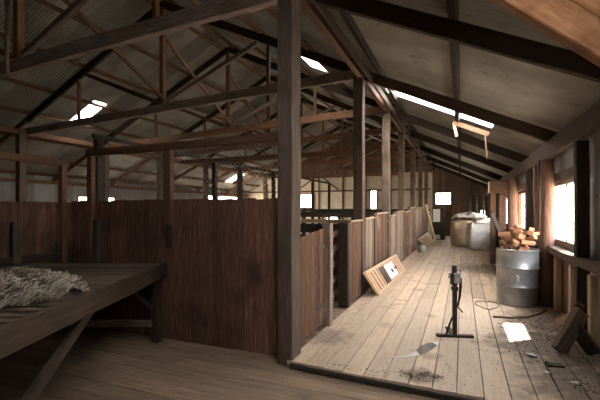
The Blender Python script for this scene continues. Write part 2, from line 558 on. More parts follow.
# ------------------------------------------------------------------ floors
def board_floor(name, x0, x1, y0, y1, along, ztop, width, mat, gap=.006, thick=.035, skew=0, lens=(2.2, 4.2)):
    mb = MB()
    if along == 'y':
        x = x0
        while x < x1 - .02:
            w = min(width * random.uniform(.92, 1.08), x1 - x)
            y = y0 + skew * (x - x0) + random.uniform(-.012, .012)
            while y < y1 - .02:
                L = min(random.uniform(*lens), y1 - y)
                if y1 - y - L < .5: L = y1 - y
                dz = random.uniform(-.003, .003)
                mb.box(x, x + w - gap, y, y + L - .004, ztop - thick + dz, ztop + dz)
                y += L
            x += w
    else:
        y = y0
        while y < y1 - .02:
            w = min(width * random.uniform(.92, 1.08), y1 - y)
            x = x0
            while x < x1 - .02:
                L = min(random.uniform(*lens), x1 - x)
                if x1 - x - L < .5: L = x1 - x
                dz = random.uniform(-.002, .002)
                mb.box(x, x + L - .004, y, y + w - gap, ztop - thick + dz, ztop + dz)
                x += L
            y += w
    return tag(mb.build(name, mat), kind='structure')
fl = board_floor('floor', XN - .01, 1.4, 3.53, YE, 'y', 0, .2, M['floor'], skew=-.065, gap=.009)
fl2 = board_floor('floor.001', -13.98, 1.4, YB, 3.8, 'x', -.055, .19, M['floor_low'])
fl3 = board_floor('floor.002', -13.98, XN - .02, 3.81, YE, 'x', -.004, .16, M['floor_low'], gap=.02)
sb = MB(); sb.box(-13.98, 1.4, YB, YE, -.2, -.1)
sb.build('subfloor', M['under'], fl2)  # slab added beneath the boards to stop light leaking through gaps
# dark front edge board of the raised floor
beam('edge_batten', (XN + .045, 3.495, -.028), (1.39, 3.30, -.028), .03, .05, M['dark'], fl, jit=.003)

# ------------------------------------------------------------------ outer walls
win_r = [(5.70, 7.52, 1.0, 1.92), (9.6, 11.7, 1.0, 1.95), (13.4, 15.4, 1.0, 1.95), (16.6, 18.2, 1.0, 1.9), (19.6, 21.0, 1.0, 1.9),
         (3.4, 4.3, 1.1, 1.8)]
wall_r = corrugated('wall_right', lambda s, t, d: (WR - d, s, t), YB - .05, YE + .05, split(-.1, 2.78), win_r, M['iron_wall'], kind_roof=False)
gapL = (10.8, 12.6, 1.1, 2.05)
win_l = [gapL, (19.0, 23.2, .7, 2.38), (15.0, 17.5, .8, 1.75)]  # last window is hidden from view, added to light the far end
wall_l = corrugated('wall_left', lambda s, t, d: (WL + d, s, t), YB - .05, YE + .05, split(-.1, 2.80), win_l, M['iron_wall'], kind_roof=False)

def gable_sheet(name, y, x0, x1, holes, mat, ztop, zb0=-.1):
    """board-by-board end wall up to the roof line."""
    mb = MB()
    x = x0
    w = .19
    while x < x1 - 1e-4:
        b = min(x + w, x1)
        for h in holes:
            for q in (h[0], h[1]):
                if x + .01 < q < b - .01: b = q
        mid = (x + b) / 2
        segs = [(-.1, None)]
        hs = sorted([h for h in holes if h[0] < mid < h[1]], key=lambda h: h[2])
        zc = zb0
        dy = random.uniform(-.003, .003)
        for h in hs:
            mb.box(x, b + .004, y - .012 + dy, y + .012 + dy, zc, h[2]); zc = h[3]
        V = [(x, y - .012 + dy, zc), (b + .004, y - .012 + dy, zc), (b + .004, y + .012 + dy, zc), (x, y + .012 + dy, zc)]
        za, zb = ztop(x) + .03, ztop(b) + .03
        V += [(x, y - .012 + dy, za), (b + .004, y - .012 + dy, zb), (b + .004, y + .012 + dy, zb), (x, y + .012 + dy, za)]
        mb.add(V, [(0, 3, 2, 1), (4, 5, 6, 7), (0, 1, 5, 4), (1, 2, 6, 5), (2, 3, 7, 6), (3, 0, 4, 7)])
        x = b
    return tag(mb.build(name, mat), kind='structure')
def roofline(x):
    if x > XN: return zr_right(x)
    if x > XL: return zr_nave(x)
    return zr_left(x)
end_r = [(-1.46, -.56, 1.80, 2.52), (.92, 1.22, .85, 1.52)]
end_n = [(-9.95, -8.95, 1.62, 2.55), (-5.25, -4.82, 1.5, 2.72), (-8.1, -7.2, .7, 1.3)]
gable_sheet('wall_far', YE, XN, 1.42, end_r, M['brown_wall'], roofline)
gable_sheet('wall_far.001', YE, -14.0, XN, end_n, M['end_wall'], lambda x: min(roofline(x), 3.72))
gable_sheet('wall_far.002', YE + .001, -12.4, XN, [], M['brown_wall'], lambda x: roofline(x), zb0=3.70)  # shade of the upper gable put in as brown boards above the cream
back_h = []
gable_sheet('wall_back', YB, -14.0, 1.42, back_h, M['brown_wall'], roofline)

# windows: frame + mullions + pane
def window_x(idx, x, y0, y1, z0, z1, nm, mat, glass=True, prot=.05):
    mb = MB(); f = .045
    mb.box(x - prot, x + .02, y0 - .02, y0 + f, z0 - .02, z1 + .02)
    mb.box(x - prot, x + .02, y1 - f, y1 + .02, z0 - .02, z1 + .02)
    mb.box(x - prot, x + .02, y0 + f, y1 - f, z0 - .02, z0 + f)
    mb.box(x - prot, x + .02, y0 + f, y1 - f, z1 - f, z1 + .02)
    o = tag(mb.build('window_%d' % idx, mat), kind='structure')
    for k in range(nm):
        yy = y0 + (y1 - y0) * (k + 1) / (nm + 1)
        hw = .04 if idx == 1 else .025
        m2 = MB(); m2.box(x - prot + .01, x + .01, yy - hw, yy + hw, z0 + f, z1 - f)
        m2.build('mullion', mat, o)
    if glass:
        m3 = MB(); m3.box(x - .012, x - .008, y0 + f, y1 - f, z0 + f, z1 - f)
        m3.build('pane', M['glass'], o)
    return o
for k, w in enumerate(win_r):
    window_x(k + 1, WR, *w, 1 if k else 1, M['purlin'] if k else M['tie'], glass=(k > 0))
for k, w in enumerate(win_l):
    window_x(k + 11, WL, *w, 2, M['purlin'], glass=False, prot=-.06)
def window_y(idx, y, x0, x1, z0, z1, mat):
    mb = MB(); f = .05
    mb.box(x0 - .02, x0 + f, y - .05, y + .02, z0 - .02, z1 + .02)
    mb.box(x1 - f, x1 + .02, y - .05, y + .02, z0 - .02, z1 + .02)
    mb.box(x0 + f, x1 - f, y - .05, y + .02, z0 - .02, z0 + f)
    mb.box(x0 + f, x1 - f, y - .05, y + .02, z1 - f, z1 + .02)
    o = tag(mb.build('window_%d' % idx, mat), kind='structure')
    m3 = MB(); m3.box(x0 + f, x1 - f, y - .012, y - .008, z0 + f, z1 - f)
    m3.build('pane', M['glass'], o)
for k, h in enumerate(end_r + end_n):
    window_y(k + 21, YE - .02, *h, M['purlin'])
# unseen awnings added outside to keep direct sun out of the windows
aw = MB()
for (ya, yb) in [(6.72, 8.2)] + [(w[0] - .4, w[1] + .9) for w in win_r[1:]]:
    a, b = (WR + .03, 2.16), (WR + .56, 1.98)
    aw.add([(a[0], ya, a[1]), (a[0], yb, a[1]), (b[0], yb, b[1]), (b[0], ya, b[1]),
            (a[0], ya, a[1] + .01), (a[0], yb, a[1] + .01), (b[0], yb, b[1] + .01), (b[0], ya, b[1] + .01)],
           [(0, 3, 2, 1), (4, 5, 6, 7), (0, 1, 5, 4), (1, 2, 6, 5), (2, 3, 7, 6), (3, 0, 4, 7)])
aw.build('window_awning', M['iron'], wall_r)

# end-wall framing of the nave
fr = bpy.data.objects['wall_far.001']
for z in (1.5, 2.72): beam('girt', (-13.9, YE - .07, z), (XN - .1, YE - .07, z), .05, .10, M['post_red'], fr)
for x in (-12.4, -10.3, -8.62, -7.0, -5.5, -4.0, -2.6): post('wall_stud', x, YE - .05, 0, roofline(x) - .2, .09, .06, M['post_red'], fr)
beam('diagonal_brace', (-10.1, YE - .12, 2.8), (-8.7, YE - .12, 3.75), .05, .09, M['post_red'], fr)
beam('diagonal_brace', (-7.3, YE - .12, 2.8), (-8.5, YE - .12, 3.75), .05, .09, M['post_red'], fr)

# right-wall timbers
def wpost(y, z0, z1, w, d, mat, label, x=1.27):
    o = post('wall_post', x, y, z0, z1, d, w, M[mat])
    tag(o, label, 'post')
    return o
wpost(5.46, 0, 2.3, .13, .13, 'dark', 'dark upright post at the near side of the first window', 1.29)  # shade on the unlit near face is put into the timber colour
wpost(9.02, 0, 2.3, .14, .15, 'dark', 'dark upright at the near side of the second window')
wpost(8.2, 0, 2.3, .10, .12, 'post_red', 'narrow stud against grey iron, between first and second windows')
wpost(15.9, 0, 2.3, .14, .15, 'dark', 'dark upright just past the third window')
wpost(16.45, 0, 2.3, .14, .15, 'dark', 'dark upright before the wool bales on the window wall')
wpost(18.6, 0, 2.3, .14, .15, 'dark', 'dark upright beyond the wool bales on the window wall')
wpost(21.4, 0, 2.3, .14, .15, 'dark', 'last dark upright of the window wall before the end wall')
wpost(3.9, 0, .80, .10, .10, 'post', 'short stud beneath the sill rail, below the unseen near window', 1.30) if False else None
for (y, lab) in ((5.06, 'short pale stud under the sill rail, beside the small trestle'), (5.88, 'short pale stud under the sill rail, behind the trestle'),
                 (6.75, 'short stud under the sill rail, next to the log post')):
    wpost(y, 0, .80, .11, .08, 'pen_s', lab, 1.30) if 'pen_s' in M else wpost(y, 0, .80, .11, .08, 'pale', lab, 1.30)

def log_post(x, y, z0, z1, r, label, mat='log', taper=.9):
    mb = MB()
    n = 14
    pts = [Vector((x + random.uniform(-.004, .004), y + random.uniform(-.004, .004), z0 + (z1 - z0) * i / n)) for i in range(n + 1)]
    mb.tube(pts, [r * (1 - (1 - taper) * i / n) * random.uniform(.985, 1.015) for i in range(n + 1)], 14)
    # grain runs along z: use own material orientation
    o = mb.build('log_post', MLOG, None, smooth=False)
    smooth_by_angle(o, 60)
    return tag(o, label, 'post')
MLOG = wood('pink_brown_log_upright', (.05, .024, .016), (.11, .056, .038), (.19, .108, .078), GZ)
log_post(1.235, 7.12, 0, 2.28, .098, 'round pink-brown log post rising behind the metal drum')
log_post(1.13, 10.75, 0, 2.28, .12, 'round pinkish log post against the second window, well past the drum')
beam_o = beam('side_batten', (1.17, 7.34, 0), (1.17, 7.34, 2.3), .06, .08, M['post'])
tag(beam_o, 'narrow grey batten fixed beside the round log post', 'batten')

# window 1 lintel, sill rail
o = beam('window_lintel', (1.36, 5.6, 2.0), (1.36, 7.6, 2.0), .045, .13, M['plate'])
tag(o, 'brown timber lintel above the first window', 'lintel', kind='thing')
o = beam('window_lintel', (1.33, 9.2, 2.04), (1.33, 12.0, 2.04), .10, .13, M['post_red'])
tag(o, 'brown timber lintel above the second window', 'lintel', kind='thing')
o = beam('sill_rail', (1.285, 2.7, .90), (1.285, 7.0, .90), .14, .10, M['plate'], jit=.006)
tag(o, 'thick timber sill rail along the window wall, ending at the log post', 'rail')
o = beam('sill_rail', (1.28, 7.8, .92), (1.28, 16.2, .92), .12, .10, M['post_red'])
tag(o, 'brown rail under the farther windows, past the log post', 'rail')
o = beam('wall_girt', (1.34, 7.5, .42), (1.34, 16.2, .42), .06, .10, M['dark'])
tag(o, 'dark low girt on the window wall behind the drum', 'rail')
lining = MB()
for k in range(7):
    y = 6.2 + k * .2
    if 6.65 < y < 6.85: continue
    lining.box(1.355, 1.38, y, y + .19, 0, .80)
o = lining.build('lining_boards', M['brown_wall']); tag(o, 'dark boards lining the wall below the sill beside the drum', 'wall lining')

# box frame further along the window wall
t = empty('timber_box_frame', (.98, 12.15, 0), 'boxed timber head on two uprights past the second window', 'timber frame')
mb = MB(); mb.box(.70, 1.26, 12.0, 12.32, 1.97, 2.31, ch=.01)
mb.build('box_head', M['post_red'], t)
post('upright', .80, 12.16, 0, 1.97, .13, .13, M['post_red'], t)
post('upright', 1.03, 12.16, 0, 1.97, .16, .15, M['log'], t)
mb = MB(); mb.box(.685, .70, 12.0, 12.3, 1.99, 2.29); mb.build('end_board', M['white'], t)
o = beam('leaning_prop', (.72, 11.6, 1.42), (1.30, 12.0, .02), .05, .12, M['dark'])
tag(o, 'dark board leaning diagonally behind the drum of offcuts', 'board')

# ------------------------------------------------------------------ plank partition on the near side of the pens
t = empty('plank_partition', (-3.3, 3.75, 0), 'tall dark plank partition with wire netting, running from the big corner post', 'partition')
mb = MB()
x = -4.955
while x < XN - .19:
    w = min(random.uniform(.125, .16), XN - .19 - x)
    dy = random.uniform(-.006, .006)
    mb.box(x, x + w - .004, 3.74 + dy, 3.765 + dy, -.06, 1.625 + random.uniform(-.008, .008))
    x += w
mb.build('cladding', M['part_boards'], t)
beam('rail', (-4.97, 3.80, .35), (XN - .2, 3.80, .35), .06, .09, M['dark'], t)
beam('rail', (-4.97, 3.80, 1.35), (XN - .2, 3.80, 1.35), .06, .09, M['dark'], t)
beam('lintel_rail', (-4.60, 3.70, 2.25), (XN - .16, 3.70, 2.27), .06, .09, M['post_red'], t)
post('post', -4.53, 3.70, .30, 2.21, .09, .07, M['post_red'], t)
post('post', -3.22, 3.69, 1.32, 2.21, .10, .07, M['post_red'], t)
post('batten', -3.22, 3.69, 1.05, 1.32, .07, .05, M['dark'], t)
post('batten', -4.42, 3.70, -.05, 1.37, .10, .06, M['post'], t)
# netting
mb = MB()
def netting(x0, x1, z0, z1, y, p=.062, r=.0022):
    H = z1 - z0
    n = int((x1 - x0 + H) / p)
    for s in (1, -1):
        for k in range(n + 1):
            a = x0 - H + k * p if s > 0 else x0 + k * p
            xa, xb = a, a + s * H
            za, zb = z0, z1
            # clip
            pts = []
            for (xx, zz_) in ((xa, za), (xb, zb)):
                pts.append([xx, zz_])
            def clip(P, Q):
                if P[0] < x0: f = (x0 - P[0]) / (Q[0] - P[0]); P = [x0, P[1] + f * (Q[1] - P[1])]
                if P[0] > x1: f = (x1 - P[0]) / (Q[0] - P[0]); P = [x1, P[1] + f * (Q[1] - P[1])]
                return P
            if max(xa, xb) <= x0 or min(xa, xb) >= x1: continue
            A = clip(pts[0], pts[1]); B = clip(pts[1], pts[0])
            if abs(A[0] - B[0]) < .02: continue
            mb.tube([(A[0], y + s * .001, A[1]), (B[0], y + s * .001, B[1])], r, 3, cap=False)
netting(-4.49, -3.26, 1.63, 2.22, 3.72)
netting(-3.18, XN - .18, 1.63, 2.22, 3.72)
mb.build('wire_netting', M['wire'], t)

# side wall of the wool room (runs toward the camera)
t = empty('plank_side_wall', (-4.97, 2.4, 0), 'dark plank side wall behind the table, meeting the tall partition', 'partition')
mb = MB()
y = .6
while y < 3.765:
    w = min(random.uniform(.125, .16), 3.765 - y)
    dx = random.uniform(-.006, .006)
    mb.box(-4.99 + dx, -4.965 + dx, y, y + w - .004, -.06, 1.60 + random.uniform(-.008, .008)); y += w
mb.build('cladding', M['part_boards'], t)
beam('top_rail', (-4.95, .6, 2.18), (-4.95, 3.68, 2.12), .06, .09, M['post_red'], t)
post('post', -4.93, 3.60, -.05, 2.1, .08, .08, M['post_red'], t)
post('post', -4.93, .7, -.05, 2.13, .08, .08, M['post_red'], t)
beam('waist_rail', (-4.93, .6, .90), (-4.93, 3.55, .90), .06, .09, M['dark'], t)
post('batten', -4.92, 3.0, -.05, 1.36, .06, .10, M['post'], t)

# ------------------------------------------------------------------ wool table
ang = math.radians(22.56)
RT = Matrix.Rotation(ang, 4, 'Z')          # table stands askew in the wool room
def TW(l, d, z=0):                          # table axes: l across, d away
    return RT @ Vector((l, d, z))
tc = TW(-2.4, 3.0, -.055)
t = empty('wool_table', tc, 'long dark slatted wool table with a thick apron, in front of the plank partition', 'table')
l0, l1, d0, d1, zt = -3.28, -1.60, 1.05, 4.70, .87
mb = MB()
d = d0 + .03
while d < d1 - .05:
    g = .05 if d < 2.5 else .006
    w = .075 if d < 2.5 else .11
    w = min(w, d1 - d)
    mb.box(l0, l1 - .03, d, d + w, zt - .03, zt - .004 + random.uniform(-.002, .002), mtx=RT)
    d += w + g
mb.build('tabletop', M['table'], t)
beam('apron', TW(l1 - .015, d0, zt - .085), TW(l1 - .015, d1, zt - .085), .035, .17, M['tbl'], t)
beam('apron', TW(l0, d1 - .015, zt - .12), TW(l1 - .04, d1 - .015, zt - .12), .035, .16, M['dark'], t)
beam('apron', TW(l0, d0 + .015, zt - .12), TW(l1 - .04, d0 + .015, zt - .12), .035, .16, M['dark'], t)
beam('apron', TW(l0 + .015, d0 + .04, zt - .12), TW(l0 + .015, d1 - .04, zt - .12), .035, .16, M['dark'], t)
for (l, d) in ((l1 - .09, d1 - .10), (l0 + .09, d1 - .10), (l1 - .09, d0 + .12), (l0 + .09, d0 + .12)):
    p = TW(l, d)
    beam('leg', (p.x, p.y, -.055), (p.x, p.y, zt - .035), .085, .085, M['tbl'], t)
beam('stretcher', TW(l0 + .12, d1 - .10, .16), TW(l1 - .13, d1 - .10, .16), .05, .08, M['post'], t)
beam('brace', TW(l1 - .10, d0 + .75, -.03), TW(l1 - .10, d0 + 2.1, zt - .18), .05, .08, M['tbl'], t)
beam('brace', TW(l1 - .55, d1 - .12, zt - .2), TW(l1 - .12, d1 - .12, .35), .04, .07, M['dark'], t)

# fleece heap
def clump(mb, c, r, seed, mi=0, squash=.75):
    bm = bmesh.new()
    bmesh.ops.create_icosphere(bm, subdivisions=2, radius=1)
    q = Euler((random.uniform(0, 6), random.uniform(0, 6), random.uniform(0, 6))).to_matrix()
    s = Vector((random.uniform(.7, 1.5), random.uniform(.7, 1.2), random.uniform(.6, 1)))
    V = []
    for v in bm.verts:
        p = v.co.copy()
        n = noise.noise(p * 1.9 + Vector((seed, 0, 0))) * .45 + noise.noise(p * 5 + Vector((0, seed, 0))) * .25
        p = p * (1 + n)
        p = Vector((p.x * s.x, p.y * s.y, p.z * s.z))
        p = q @ p
        V.append(Vector(c) + Vector((p.x, p.y, p.z * squash)) * r)
    bm.verts.index_update()
    F = [[v.index for v in f.verts] for f in bm.faces]
    bm.free()
    mb.add(V, F, mi)
mb = MB()
def heap_h(l, d):
    a = max(0, 1 - ((l + 2.28) / .66) ** 2 - ((d - 2.84) / .50) ** 2)
    return .15 * math.sqrt(a)
NX, NY = 110, 110
V, idx = [], {}
for a in range(NX + 1):
    for b in range(NY + 1):
        l = -3.2 + 1.55 * a / NX; d = 2.1 + 1.85 * b / NY
        h = heap_h(l, d)
        p = Vector((l * 9, d * 9, 0))
        z = h * (.75 + .5 * noise.noise(p * .6)) + min(1, h * 20) * (.05 * noise.noise(p * 1.1) + .045 * (.5 - abs(noise.noise(p * 2.0))) + .02 * noise.noise(p * 4))
        if h > 0: idx[(a, b)] = len(V); V.append(TW(l + .012 * noise.noise(p * 3), d + .012 * noise.noise(p * 3 + Vector((9, 9, 9))), zt + max(.006, z)))
F = [(idx[(a, b)], idx[(a + 1, b)], idx[(a + 1, b + 1)], idx[(a, b + 1)]) for a in range(NX) for b in range(NY)
     if all(q in idx for q in ((a, b), (a + 1, b), (a + 1, b + 1), (a, b + 1)))]
mb.add(V, F)
for i in range(2600):
    p = random.choice(V).copy()
    a = random.uniform(0, 6.28); pts = []; rr_ = random.uniform(.006, .02); st = random.uniform(.003, .012)
    ph = random.uniform(0, 6)
    for q in range(7):
        pts.append(p + Vector((math.cos(ph + q * 1.0) * rr_ + q * st * math.cos(a), math.sin(ph + q * 1.0) * rr_ + q * st * math.sin(a), max(.0, .014 + .014 * math.sin(q * 1.3 + ph)))))
    w0 = random.uniform(.0025, .0055)
    mb.tube(pts, [w0 * .4, w0, w0, w0 * .9, w0, w0 * .7, w0 * .3], 5)
fo = mb.build('fleece_heap', M['fleece'], smooth=True)
tag(fo, 'heap of tangled raw cream and grey fleece lying on the wool table', 'fleece', kind='stuff')

# ------------------------------------------------------------------ pen fronts along the board
def panel(y0, y1, z0, zt0, zt1, label, cat, mat, group, x=XN - .03, cap=True, hinges=False, bw=.15):
    t = empty('pen_gate' if hinges else 'pen_barrier', (x, (y0 + y1) / 2, 0), label, cat, group)
    mb = MB(); y = y0
    while y < y1 - .01:
        w = min(random.uniform(bw * .85, bw * 1.15), y1 - y)
        za = zt0 + (zt1 - zt0) * (y - y0) / (y1 - y0)
        mb.box(x - .012, x + .012 + random.uniform(-.008, .006), y, y + w - .009, z0, za + random.uniform(-.01, .006)); y += w
    mb.build('boards', M[mat], t)
    beam('rail', (x - .035, y0 + .02, z0 + .25), (x - .035, y1 - .02, z0 + .25), .04, .09, M['post'], t)
    beam('rail', (x - .035, y0 + .02, zt0 - .16), (x - .035, y1 - .02, zt1 - .16), .04, .09, M['post'], t)
    if cap:
        beam('top_cap', (x, y0, zt0 + .02), (x, y1, zt1 + .02), .07, .035, M['pale'], t)
    if hinges:
        for z in (z0 + .25, zt0 - .16):
            m2 = MB(); m2.box(x + .014, x + .022, y1 - .30, y1 - .01, z - .02, z + .02); m2.build('strap_hinge', M['steel'], t)
    return t
def fpost(y, w, zt, label, mat='post', x=XN - .05, d=.11):
    o = post('pen_post', x, y, 0, zt, d, w, M[mat])
    return tag(o, label, 'post', 'short posts of the pen fronts')
panel(3.80, 4.72, .06, 1.20, 1.27, 'red-brown plank pen gate with a sloping top, beside the big corner post', 'gate', 'pen_boards', 'pen gates', cap=False, hinges=True)
fpost(4.84, .13, 1.33, 'short grey post with rounded top at the first pen doorway', 'tie', x=XN - .02)
fpost(5.85, .12, 1.30, 'dark post on the far side of the first pen doorway', 'dark', x=XN - .09, d=.16)
panel(5.93, 6.70, .03, 1.30, 1.30, 'upright plank panel just before the second tall post', 'panel', 'pen_boards', 'pen front panels')
panel(7.00, 7.70, .03, 1.31, 1.33, 'pale worn plank panel just after the second tall post', 'panel', 'pen_grey', 'pen front panels')
fpost(7.80, .12, 1.40, 'short dark post between panel and gate in the second pen front', 'post')
panel(7.95, 9.25, .05, 1.40, 1.42, 'plank gate in the second pen front, before the third tall post', 'gate', 'pen_boards', 'pen gates', hinges=True)
panel(9.72, 10.5, .03, 1.33, 1.35, 'grey worn plank panel just after the third tall post', 'panel', 'pen_grey', 'pen front panels')
fpost(10.62, .14, 1.46, 'short grey post in the third pen front', 'tie')
panel(10.75, 11.9, .05, 1.43, 1.45, 'grey plank gate before the fourth tall post', 'gate', 'pen_grey', 'pen gates', hinges=True)
panel(12.3, 13.5, .03, 1.42, 1.45, 'brown plank panel just after the fourth tall post', 'panel', 'pen_boards', 'pen front panels')
fpost(13.62, .15, 1.62, 'short pale-topped post in the fourth pen front', 'tie')
panel(13.75, 14.95, .05, 1.55, 1.58, 'plank gate before the fifth tall post', 'gate', 'pen_boards', 'pen gates', hinges=True)
panel(15.3, 17.8, .03, 1.55, 1.6, 'long grey plank panel between the fifth and sixth tall posts', 'panel', 'pen_grey', 'pen front panels')
panel(18.2, 20.8, .03, 1.5, 1.5, 'long dark plank panel between the last two tall posts', 'panel', 'part_boards', 'pen front panels')

# cleats seen in the first doorway
t = empty('hurdle', (-1.88, 5.6, 0), 'slatted hurdle standing inside the first pen doorway', 'hurdle')
for z in (.18, .42, .66, .90, 1.12): beam('slat', (-1.86, 5.15, z), (-1.86, 6.19, z), .03, .10, M['pale'], t)
for y in (5.2, 6.15): post('stile', -1.91, y, 0, 1.2, .05, .07, M['post'], t)

# pen dividers (run away from the board)
def divider(y, x0, x1, zt, n, label, mat='post', cap='tie'):
    t = empty('pen_fence', ((x0 + x1) / 2, y, 0), label, 'fence', 'rail fences between the pens')
    beam('top_rail', (x0, y, zt), (x1, y, zt), .07, .06, M[cap], t)
    for k in range(n):
        z = .2 + (zt - .32) * k / max(1, n - 1) 
        beam('rail', (x0, y, z), (x1, y, z), .03, .12, M[mat], t)
    m = int((x1 - x0) / 1.4)
    for k in range(m + 1):
        x = x0 + .08 + (x1 - x0 - .16) * k / m
        post('fence_post', x, y + .06, 0, zt - .02 + random.uniform(-.02, .1), .09, .07, M['dark'], t)
divider(6.25, -5.7, XN - .12, 1.31, 5, 'rail fence of the first pen, pale top rail seen through the first pen doorway', 'dark', 'pale')
divider(9.3, -5.7, XN - .25, 1.50, 3, 'dark rail fence of the second pen, behind the pale-topped fence', 'dark', 'dark')
divider(12.4, -5.7, XN - .25, 1.50, 3, 'dark rail fence of the third pen', 'dark', 'dark')
divider(15.6, -5.7, XN - .25, 1.50, 3, 'dark rail fence of the fourth pen', 'dark', 'dark')
divider(18.4, -9.5, XN - .25, 1.45, 3, 'long dark rail fence nearest the cream end wall', 'dark', 'dark')
divider(10.6, -10.8, -5.95, 1.50, 3, 'dark rail fence of the catching pens beyond the tall slender posts', 'dark', 'dark')
ypp = [4.9, 6.6, 8.35, 9.6, 11.7, 13.4, 15.4, 17.6]
for k, y in enumerate(ypp):
    o = post('pen_post', -5.82, y, 0, 2.72, .11, .11, M['dark'])
    tag(o, 'tall slender dark post rising above the pens, %s in its row' % (ordinal + ['eighth'])[k], 'post', 'tall pen posts')
o = beam('pen_head_rail', (-5.82, 4.8, 2.765), (-5.82, 17.8, 2.765), .05, .08, M['dark'])
tag(o, 'dark rail joining the tall slender pen posts', 'rail')
o = beam('head_rail', (-5.7, 6.92, 2.55), (XN - .2, 6.92, 2.55), .06, .09, M['purlin']); tag(o, 'brown cross rail behind the second tall post', 'rail')
o = beam('head_rail', (-5.7, 12.3, 2.62), (XN - .2, 12.3, 2.62), .06, .09, M['purlin']); tag(o, 'brown cross rail behind the fourth tall post', 'rail')
# ------------------------------------------------------------------ slatted grating leaning on the pen front
P00, P01 = Vector((-1.36, 6.78, .012)), Vector((-1.30, 9.72, .012))
P10 = Vector((-1.565, 6.44, .49))
ux = (P01 - P00).normalized(); uz = (P10 - P00); uz = uz.normalized(); un = ux.cross(uz).normalized()
if un.x < 0: un = -un
mtx = Matrix((ux, uz, un)).transposed().to_4x4(); mtx.translation = P00
L, H = (P01 - P00).length, .56
t = empty('slatted_grating', (-1.4, 8.2, 0), 'slatted timber grating panel with a white card, leaning against the pen fronts', 'grating')
mb = MB()
mb.box(0, L, 0, .05, 0, .045, mtx=mtx); mb.box(0, L, H - .05, H, 0, .045, mtx=mtx)
mb.box(0, .07, .05, H - .05, 0, .045, mtx=mtx); mb.box(L - .07, L, .05, H - .05, 0, .045, mtx=mtx)
mb.build('frame', M['slat'], t)
for k in range(13):
    a = .07 + (L - .14) * (k + .3) / 13
    mb = MB(); mb.box(a, a + .13, .05, H - .05, .022, .038, mtx=mtx)
    mb.build('slat', M['slat'], t)
for q in (.16, .30):
    mb = MB(); mb.box(.07, L - .07, q, q + .03, .002, .02, mtx=mtx); mb.build('cross_batten', M['rust'], t)
mb = MB(); mb.box(1.28, 2.1, .08, .46, .041, .046, mtx=mtx); mb.build('card', M['paper'], t)
mb = MB(); mb.box(.84, 1.26, .06, .48, .041, .05, mtx=mtx); mb.build('brown_board', M['post'], t)
mb = MB(); mb.box(2.02, 2.3, .22, .30, .041, .047, mtx=mtx); mb.box(1.66, 1.84, .2, .30, .0465, .048, mtx=mtx); mb.build('dark_mark', M['steel'], t)
mb = MB(); mb.box(0, L, .02, .48, -.012, -.004, mtx=mtx); mb.build('backing', M['dark'], t)

# further small things on the board
t = empty('wooden_crate', (-1.35, 16.1, 0), 'small white-lidded crate tipped against the far pen front', 'crate')
m0 = Matrix.Translation((-1.18, 16.1, .0)) @ Matrix.Rotation(math.radians(-38), 4, 'Y')
mb = MB(); mb.box(-.02, .36, -.4, .4, 0, .40, mtx=Matrix.Translation((-.12, 0, .03)) @ m0, ch=.01); mb.build('crate_body', M['pale'], t)
mb = MB(); mb.box(-.03, .37, -.41, .41, .405, .43, mtx=Matrix.Translation((-.12, 0, .03)) @ m0); mb.build('crate_lid', M['white'], t)
mb = MB(); mb.lathe(-1.32, 14.4, [(0, 0), (.14, 0), (.15, .1), (.14, .22), (.13, .24), (0, .24)], 16)
o = mb.build('tin_pail', M['galv'], smooth=False); smooth_by_angle(o); tag(o, 'squat grey tin standing at the foot of the pen fronts', 'tin')
o = beam('leaning_plank', (-1.15, 19.2, .01), (-1.52, 18.6, 1.75), .04, .16, M['pale']); tag(o, 'pale plank leaning against the last pen front', 'plank')
t = empty('tall_cupboard', (-1.1, 21.2, 0), 'dark cupboard with a white notice, near the end wall', 'cupboard')
mb = MB(); mb.box(-1.40, -.80, 20.9, 21.4, 0, 1.62, ch=.01); mb.build('body', M['dark'], t)
mb = MB(); mb.box(-1.36, -1.02, 20.885, 20.9, .9, 1.55); mb.build('notice', M['paper'], t)
mb = MB(); mb.box(-1.36, -1.02, 20.885, 20.9, .04, .25); mb.build('kick_panel', M['white'], t)
t = empty('tall_cupboard', (-.1, 22.6, 0), 'grey upright locker against the end wall behind the bales', 'locker')
mb = MB(); mb.box(-.55, .0, 22.4, 23.0, 0, 1.85, ch=.012); mb.build('body', M['rafter'], t)
mb = MB(); mb.box(-.50, -.05, 22.385, 22.4, .1, 1.78); mb.build('door_panel', M['rust'], t)
t = empty('wool_press', (.55, 20.6, 0), 'dark upright press frame standing beyond the bales', 'press')
post('upright', .35, 20.6, 0, 2.3, .09, .09, M['dark'], t); post('upright', .95, 20.6, 0, 2.3, .09, .09, M['dark'], t)
beam('crosshead', (.25, 20.6, 2.32), (1.05, 20.6, 2.32), .12, .12, M['dark'], t)
mb = MB(); mb.box(.42, .88, 20.4, 20.85, .05, 1.25, ch=.015); mb.build('press_box', M['brown_wall'], t)
m2 = MB(); m2.tube([(.65, 20.6, 1.25), (.65, 20.6, 2.26)], .03, 10); m2.build('screw_shaft', M['steel'], t)

